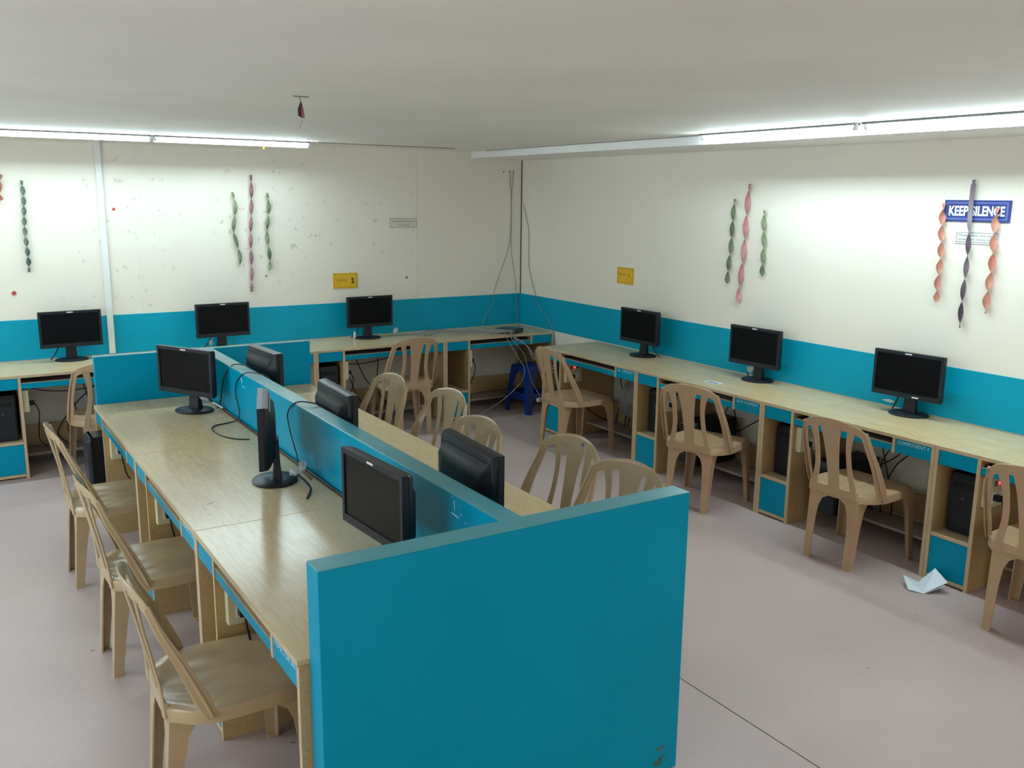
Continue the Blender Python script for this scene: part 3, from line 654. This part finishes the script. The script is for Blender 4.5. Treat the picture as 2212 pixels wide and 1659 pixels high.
# black leads over the spine partition
go = 'black leads draped over the teal spine'
cable([(-3.50, -2.66, .93), (-3.53, -2.64, 1.03), (-3.565, -2.60, 1.055), (-3.61, -2.53, 1.045), (-3.628, -2.42, .96), (-3.632, -2.36, .86), (-3.64, -2.33, .775), (-3.66, -2.34, .757)], 'thin black lead arching over the spine right beside the far angled monitor', .0035, M_CABB, go, 'monitor_lead')
cable([(-3.50, -2.98, .93), (-3.53, -2.96, 1.035), (-3.57, -2.92, 1.057), (-3.615, -2.82, 1.05), (-3.630, -2.69, .98), (-3.632, -2.66, .90), (-3.635, -2.73, .82), (-3.645, -2.73, .770), (-3.69, -2.72, .756), (-3.783, -2.752, .754), (-3.815, -2.84, .754), (-3.805, -2.98, .754), (-3.76, -3.08, .754), (-3.70, -3.13, .754)], 'thin black lead looping over the spine and curling on the desk top', .0035, M_CABB, go, 'monitor_lead')
cable([(-3.50, -3.78, .93), (-3.535, -3.76, 1.035), (-3.58, -3.72, 1.056), (-3.62, -3.65, 1.045), (-3.634, -3.57, .98), (-3.636, -3.60, .90), (-3.64, -3.70, .80), (-3.65, -3.76, .757), (-3.66, -3.95, .756)], 'thin black lead over the spine beside the monitor seen edge-on', .0035, M_CABB, go, 'monitor_lead')
cable([(-3.633, -2.15, .757), (-3.634, -3.3, .757), (-3.633, -4.3, .757), (-3.634, -5.4, .757)], 'long black lead lying in the gap between the spine and the left desks', .006, M_CABB, None, 'power_lead', 3)

# ------------------------------------------------------------------ signs and notices
sg = thing('wall_sign', 'navy blue KEEP SILENCE sign board high on the right wall', 'sign', (-.004, -4.748, 1.968), R(-90))
# local x = along the wall to the right, -y = towards the room
MB().box(-.196, .196, -.006, .003, -.060, .060).build('board', M_SIGN, sg, bevel=.001)
fr = MB()
for b in ((-.184, .184, .040, .050), (-.184, .184, -.050, -.040), (-.184, -.174, -.040, .040), (.174, .184, -.040, .040)): fr.box(b[0], b[1], -.0075, -.006, b[2], b[3])
fr.build('border', M_SIGNB, sg)
text('lettering', 'KEEP', M_WHITE, .07, (-.106, -.007, .0), (R(90), 0, 0), sg, .0006, fit=(.118, .056), bold=.0022)
text('lettering', 'SILENCE', M_WHITE, .07, (.068, -.007, .0), (R(90), 0, 0), sg, .0006, fit=(.196, .056), bold=.0022)
def notice(name, label, cat, loc, rz, w_, h, lines, mat, ink, frame=None, grp=None):
    t = thing(name, label, cat, loc, rz, grp)
    MB().box(-w_ / 2, w_ / 2, -.0015, .003, -h / 2, h / 2).build('sheet', mat, t)
    if frame:
        fm = MB(); a, b = w_ / 2 - .008, h / 2 - .008
        for q in ((-a, a, b - .003, b), (-a, a, -b, -b + .003), (-a, -a + .003, -b, b), (a - .003, a, -b, b)): fm.box(q[0], q[1], -.0022, -.0015, q[2], q[3])
        fm.build('printed_border', frame, t)
    for body, x, z, fw_, fh, ik in lines: text('lettering', body, ik, .02, (x, -.002, z), (R(90), 0, 0), t, .0003, fit=(fw_, fh), bold=.0012 if fh > .04 else 0)
    return t
M_NOTE = plain('notice_paper', (.66, .62, .56), .7, .03, 9); M_NOTEW = plain('notice_paper_light', (.68, .69, .66), .7, .03, 9)
notice('paper_notice', 'small white notice reading Maintain Discipline in the Lab on the back wall', 'notice', (-1.298, -.004, 1.771), 0, .285, .098, [('Maintain Discipline', 0, .014, .225, .024, M_INKG), ('in the Lab', 0, -.018, .12, .020, M_INKG)], M_NOTE, M_INKG, M_INKG)
notice('paper_notice', 'white two line notice taped under the KEEP SILENCE sign', 'notice', (-.004, -4.765, 1.820), R(-90), .262, .071, [('Please  leave  foot wear', 0, .012, .215, .012, M_INKG), ('outside  before  entering  the  lab', 0, -.012, .225, .013, M_INKG)], M_NOTEW, M_INKG, M_INKG)
gy = 'yellow cards on the walls'
notice('wall_card', 'yellow card with a large handwritten 2 above the third back wall monitor', 'card', (-1.882, -.004, 1.262), 0, .232, .138, [('MODULE', -.035, .003, .105, .022, M_INKY), ('2', .07, 0, .026, .052, M_INK)], M_YELLOW, M_INK, M_INKY, gy)
notice('wall_card', 'yellow card with a faint number 1 on the right wall above the corner monitor', 'card', (-.004, -1.660, 1.366), R(-90), .218, .142, [('MODULE', -.045, .01, .10, .022, M_INKY), ('1', .05, .005, .012, .035, M_INKY)], M_YELLOW, M_INK, M_INKY, gy)

# ------------------------------------------------------------------ twisted crepe streamers
M_C = {'green': crepe('crepe_green', (.10, .16, .09), (.30, .36, .20)), 'dark': crepe('crepe_dark_green', (.06, .10, .08), (.22, .27, .24)),
       'maroon': crepe('crepe_maroon', (.11, .05, .07), (.40, .20, .25)), 'pink': crepe('crepe_pink', (.45, .16, .17), (.58, .30, .33)),
       'orange': crepe('crepe_orange', (.50, .20, .14), (.62, .32, .24)), 'plum': crepe('crepe_plum', (.07, .04, .06), (.28, .23, .27)), 'olive': crepe('crepe_olive', (.09, .10, .06), (.16, .20, .12))}
def streamer(wall, a0, z0, a1, z1, mat, turns, w_, label, group, wob=.004, straight=0.0):
    L = z0 - z1; n = int(24 + turns * 14); secs = []
    for i in range(n + 1):
        f = i / n; z = z0 + (z1 - z0) * f; a = a0 + (a1 - a0) * f + wob * math.sin(f * 9)
        g = 0 if f < straight else (f - straight) / (1 - straight)
        ph = math.pi * turns * g; endf = 1 if .03 < f < .97 else .6
        ww = w_ / 2 * endf; out = -.022 + .0 * f
        d = Vector((math.cos(ph), math.sin(ph), 0)) * ww; t_ = Vector((-math.sin(ph), math.cos(ph), 0)) * .0008
        c = Vector((a, out, z)); P = [c - d - t_, c + d - t_, c + d + t_, c - d + t_]
        if wall == 'R': P = [Vector((q.y, q.x, q.z)) for q in P]
        secs.append([q for q in P])
    o = MB().loft(secs).build('paper_streamer', mat, smooth=False)
    return tag(o, label, 'streamer', group)
g1, g2, g3 = 'twisted streamers on the back wall', 'twisted streamers in the middle of the right wall', 'twisted streamers around the KEEP SILENCE sign'
streamer('B', -4.402, 2.096, -4.410, 1.423, M_C['dark'], 9, .034, 'dark grey-green twisted streamer alone at the left end of the back wall', g1)
streamer('B', -4.545, 2.14, -4.56, 1.95, M_C['orange'], 2, .05, 'orange-red streamer end at the very left frame edge', g1)
streamer('B', -2.862, 2.031, -2.835, 1.421, M_C['green'], 4.5, .034, 'green twisted streamer with a kinked top, left of three on the back wall', g1, .016)
streamer('B', -2.699, 2.173, -2.740, 1.203, M_C['maroon'], 7, .032, 'long maroon and pink twisted streamer, middle of three on the back wall', g1)
streamer('B', -2.568, 2.027, -2.580, 1.382, M_C['green'], 5, .034, 'green twisted streamer, right of three on the back wall', g1, .010)
streamer('R', -2.903, 2.02, -2.874, 1.405, M_C['olive'], 5, .036, 'dark olive twisted streamer left of the pink one on the right wall', g2)
streamer('R', -3.038, 2.128, -2.997, 1.268, M_C['pink'], 5, .040, 'long pink twisted streamer on the right wall', g2)
streamer('R', -3.193, 1.946, -3.212, 1.486, M_C['green'], 4, .036, 'short grey-green twisted streamer right of the pink one', g2)
streamer('R', -4.555, 2.007, -4.573, 1.438, M_C['orange'], 6, .040, 'orange twisted streamer at the left edge of the KEEP SILENCE sign', g3)
streamer('R', -4.722, 2.141, -4.734, 1.304, M_C['plum'], 4.5, .029, 'long dark plum streamer crossing the middle of the KEEP SILENCE sign', g3, .004, .3)
streamer('R', -4.877, 1.99, -4.878, 1.403, M_C['orange'], 5.5, .042, 'orange twisted streamer over the last letters of the KEEP SILENCE sign', g3)

# scraps of tape stuck on the walls
def scrap(loc, s, mat, label, wall='B'):
    x, y, z = loc; mb = MB()
    pts = [(-s, -.7 * s), (-.2 * s, -s), (s, -.5 * s), (.8 * s, .6 * s), (0, s), (-.9 * s, .4 * s)]
    sec = lambda o_: [((x + a, y + o_, z + b) if wall == 'B' else (x + o_, y + a, z + b)) for a, b in pts]
    return tag(mb.loft([sec(0), sec(-.004)]).build('tape_scrap', mat), label, 'tape', 'scraps of tape on the walls')
M_RED = plain('red_tape', (.45, .06, .05), .6, .1, 20); M_OLIVE = plain('olive_tape', (.30, .28, .14), .6, .1, 20)
scrap((-4.52, 0, 1.27), .016, M_RED, 'small red scrap of tape low at the left end of the back wall')
scrap((-3.78, 0, 1.89), .012, M_RED, 'tiny red scrap of tape right of the white wall casing')
scrap((-1.27, 0, 1.27), .014, M_OLIVE, 'olive scrap of tape between the yellow card and the room corner')
scrap((-2.60, 0, 1.33), .010, M_OLIVE, 'olive scrap under the right green streamer on the back wall')

# hanging scraps on the ceiling and tubes
hp = thing('hanging_ribbon', 'red and dark ribbon scrap hanging from a small hook in the ceiling', 'ribbon', (-3.60, -3.81, CEIL))
MB().tube([(-.035, 0, -.002), (.035, 0, -.002)], .003, 8).build('ceiling_plate', M_INKG, hp)
MB().tube([(-.008, 0, -.002), (0, 0, -.02)], .0025, 8).build('hook', M_INKG, hp)
MB().add([(0, 0, -.018), (-.014, .004, -.055), (-.012, .006, -.082), (.006, .004, -.092), (.004, -.002, -.04), (0, .003, -.018), (-.014, .007, -.055), (-.012, .009, -.082), (.006, .007, -.092), (.004, .001, -.04)], [(0, 1, 2, 3, 4), (9, 8, 7, 6, 5), (0, 5, 6, 1), (1, 6, 7, 2), (2, 7, 8, 3), (3, 8, 9, 4), (4, 9, 5, 0)]).build('dark_ribbon', M_DARK, hp)
M_RIB = plain('faded_red_ribbon', (.33, .085, .09), .6, .1, 20)
MB().add([(.003, -.003, -.03), (-.002, -.004, -.085), (.012, -.006, -.094), (.010, -.004, -.06), (.003, -.001, -.03), (-.002, -.002, -.085), (.012, -.004, -.094), (.010, -.002, -.06)], [(0, 1, 2, 3), (7, 6, 5, 4), (0, 4, 5, 1), (1, 5, 6, 2), (2, 6, 7, 3), (3, 7, 4, 0)]).build('red_ribbon', M_RIB, hp)
MB().tube(cr([(.002, 0, -.09), (-.002, 0, -.115), (-.006, 0, -.125), (-.014, 0, -.135)]), .001, 6).build('thread', M_CABG, hp)
def dangler(loc, mat, label):
    x, y, z = loc
    tag(MB().loft([[(x - .008, y, z), (x + .006, y, z), (x + .006, y + .002, z), (x - .008, y + .002, z)], [(x - .004, y, z - .02), (x + .010, y, z - .022), (x + .010, y + .002, z - .022), (x - .004, y + .002, z - .02)], [(x, y, z - .034), (x + .006, y, z - .034), (x + .006, y + .002, z - .034), (x, y + .002, z - .034)]]).build('tape_dangle', mat), label, 'tape', 'tape scraps hanging from the tubes')
dangler((-2.72, -.455, 2.396), M_YELLOW, 'yellow scrap dangling from the tube over the back wall streamers')
dangler((-.69, -4.95, 2.396), plain('peach_tape', (.75, .45, .35), .6), 'peach scrap dangling from the tube above the KEEP SILENCE sign')

# ------------------------------------------------------------------ loose items
pp = thing('folded_paper', 'white folded paper lying open on the floor before the right wall desks', 'paper', (-.76, -5.10, 0))
def quad(name, P):
    P = [Vector(p) - Vector((-.76, -5.10, 0)) for p in P]; nrm = (P[1] - P[0]).cross(P[3] - P[0]).normalized() * .0012
    MB().loft([P, [p + nrm for p in P]]).build(name, M_PAPER, pp)
quad('leaf', [(-.791, -5.162, .002), (-.679, -5.057, .002), (-.600, -5.097, .080), (-.678, -5.223, .062)])
quad('leaf', [(-.791, -5.162, .002), (-.679, -5.057, .002), (-.768, -5.024, .050), (-.826, -5.097, .008)])
quad('leaf', [(-.791, -5.164, .001), (-.760, -5.135, .001), (-.700, -5.17, .030), (-.690, -5.222, .045)])
cd = thing('small_card', 'small blue and white card lying on the second right wall desk', 'card', (-.445, -3.215, .75), R(-82))
MB().box(-.062, .062, -.028, .028, .0005, .004).build('card_sheet', M_PAPER, cd)
MB().box(-.04, .05, -.022, .0, .004, .0052).build('printed_panel', M_STICK, cd)
cp = thing('crumpled_paper', 'small crumpled white wrapper beside the third back wall monitor', 'wrapper', (-1.455, -.13, .79))
wrap_blob(cp, (0, 0, 0), (.026, .024, .034), plain('lilac_wrapper', (.62, .60, .70), .5, .2, 60), 'wrapper')
ad = thing('power_adapter_pile', 'tangle of black adapters on the foot rail below the first right wall desk', 'adapters', (-.19, -2.25, .104))
for k in range(4):
    MB().box(-.05 + .01 * k, .02 + .01 * k, -.16 + .09 * k, -.10 + .09 * k, 0, .05 + .03 * (k % 2)).build('adapter', M_BLACK, ad, bevel=.006)
MB().tube(cr([(0, -.15, .05), (.03, -.05, .16), (-.02, .05, .10), (.04, .12, .20), (0, .2, .06)]), .005).build('adapter_lead', M_CABB, ad)
pb = wrap_blob(None, (-.12, -1.93, .33), (.045, .12, .18), plain('grey_polythene', (.30, .29, .28), .3, .2, 20), 'plastic_bag')
tag(pb, 'crumpled grey plastic bag hung among leads below the first right wall desk', 'bag')
# dried glue smears low on the near end panel, scratches on the middle desk
M_SMEAR = plain('dried_glue', (.03, .16, .15), .6, .2, 60)
sm = MB()
for x, z, a, b in ((-2.995, .098, .018, .010), (-3.005, .045, .020, .016), (-2.985, .060, .012, .008)):
    pts = [(x + a * math.cos(t * .9) * (1 + .3 * math.sin(t * 2.3)), z + b * math.sin(t * .9)) for t in range(7)]
    sm.loft([[(p, -5.6042 - oy, q) for p, q in pts], [(p, -5.6048 - oy, q) for p, q in pts]])
for i_ in range(len(sm.v)): sm.v[i_] = (sm.v[i_][0] - ox, sm.v[i_][1], sm.v[i_][2])
sm.build('glue_smear', M_SMEAR, e1)
md = [o for o in bpy.data.objects if o.get('label', '').startswith('middle maple computer desk left')][0]
for k_, P_ in enumerate(([(.925, .122, .7503), (.915, .135, .7503), (.905, .150, .7503), (.897, .160, .7503)], [(1.05, .09, .7503), (1.052, .1, .7503)])):
    MB().ribbon(P_, [.003] * len(P_), (1, 0, 0), .0004).build('scratch', M_INK, md)
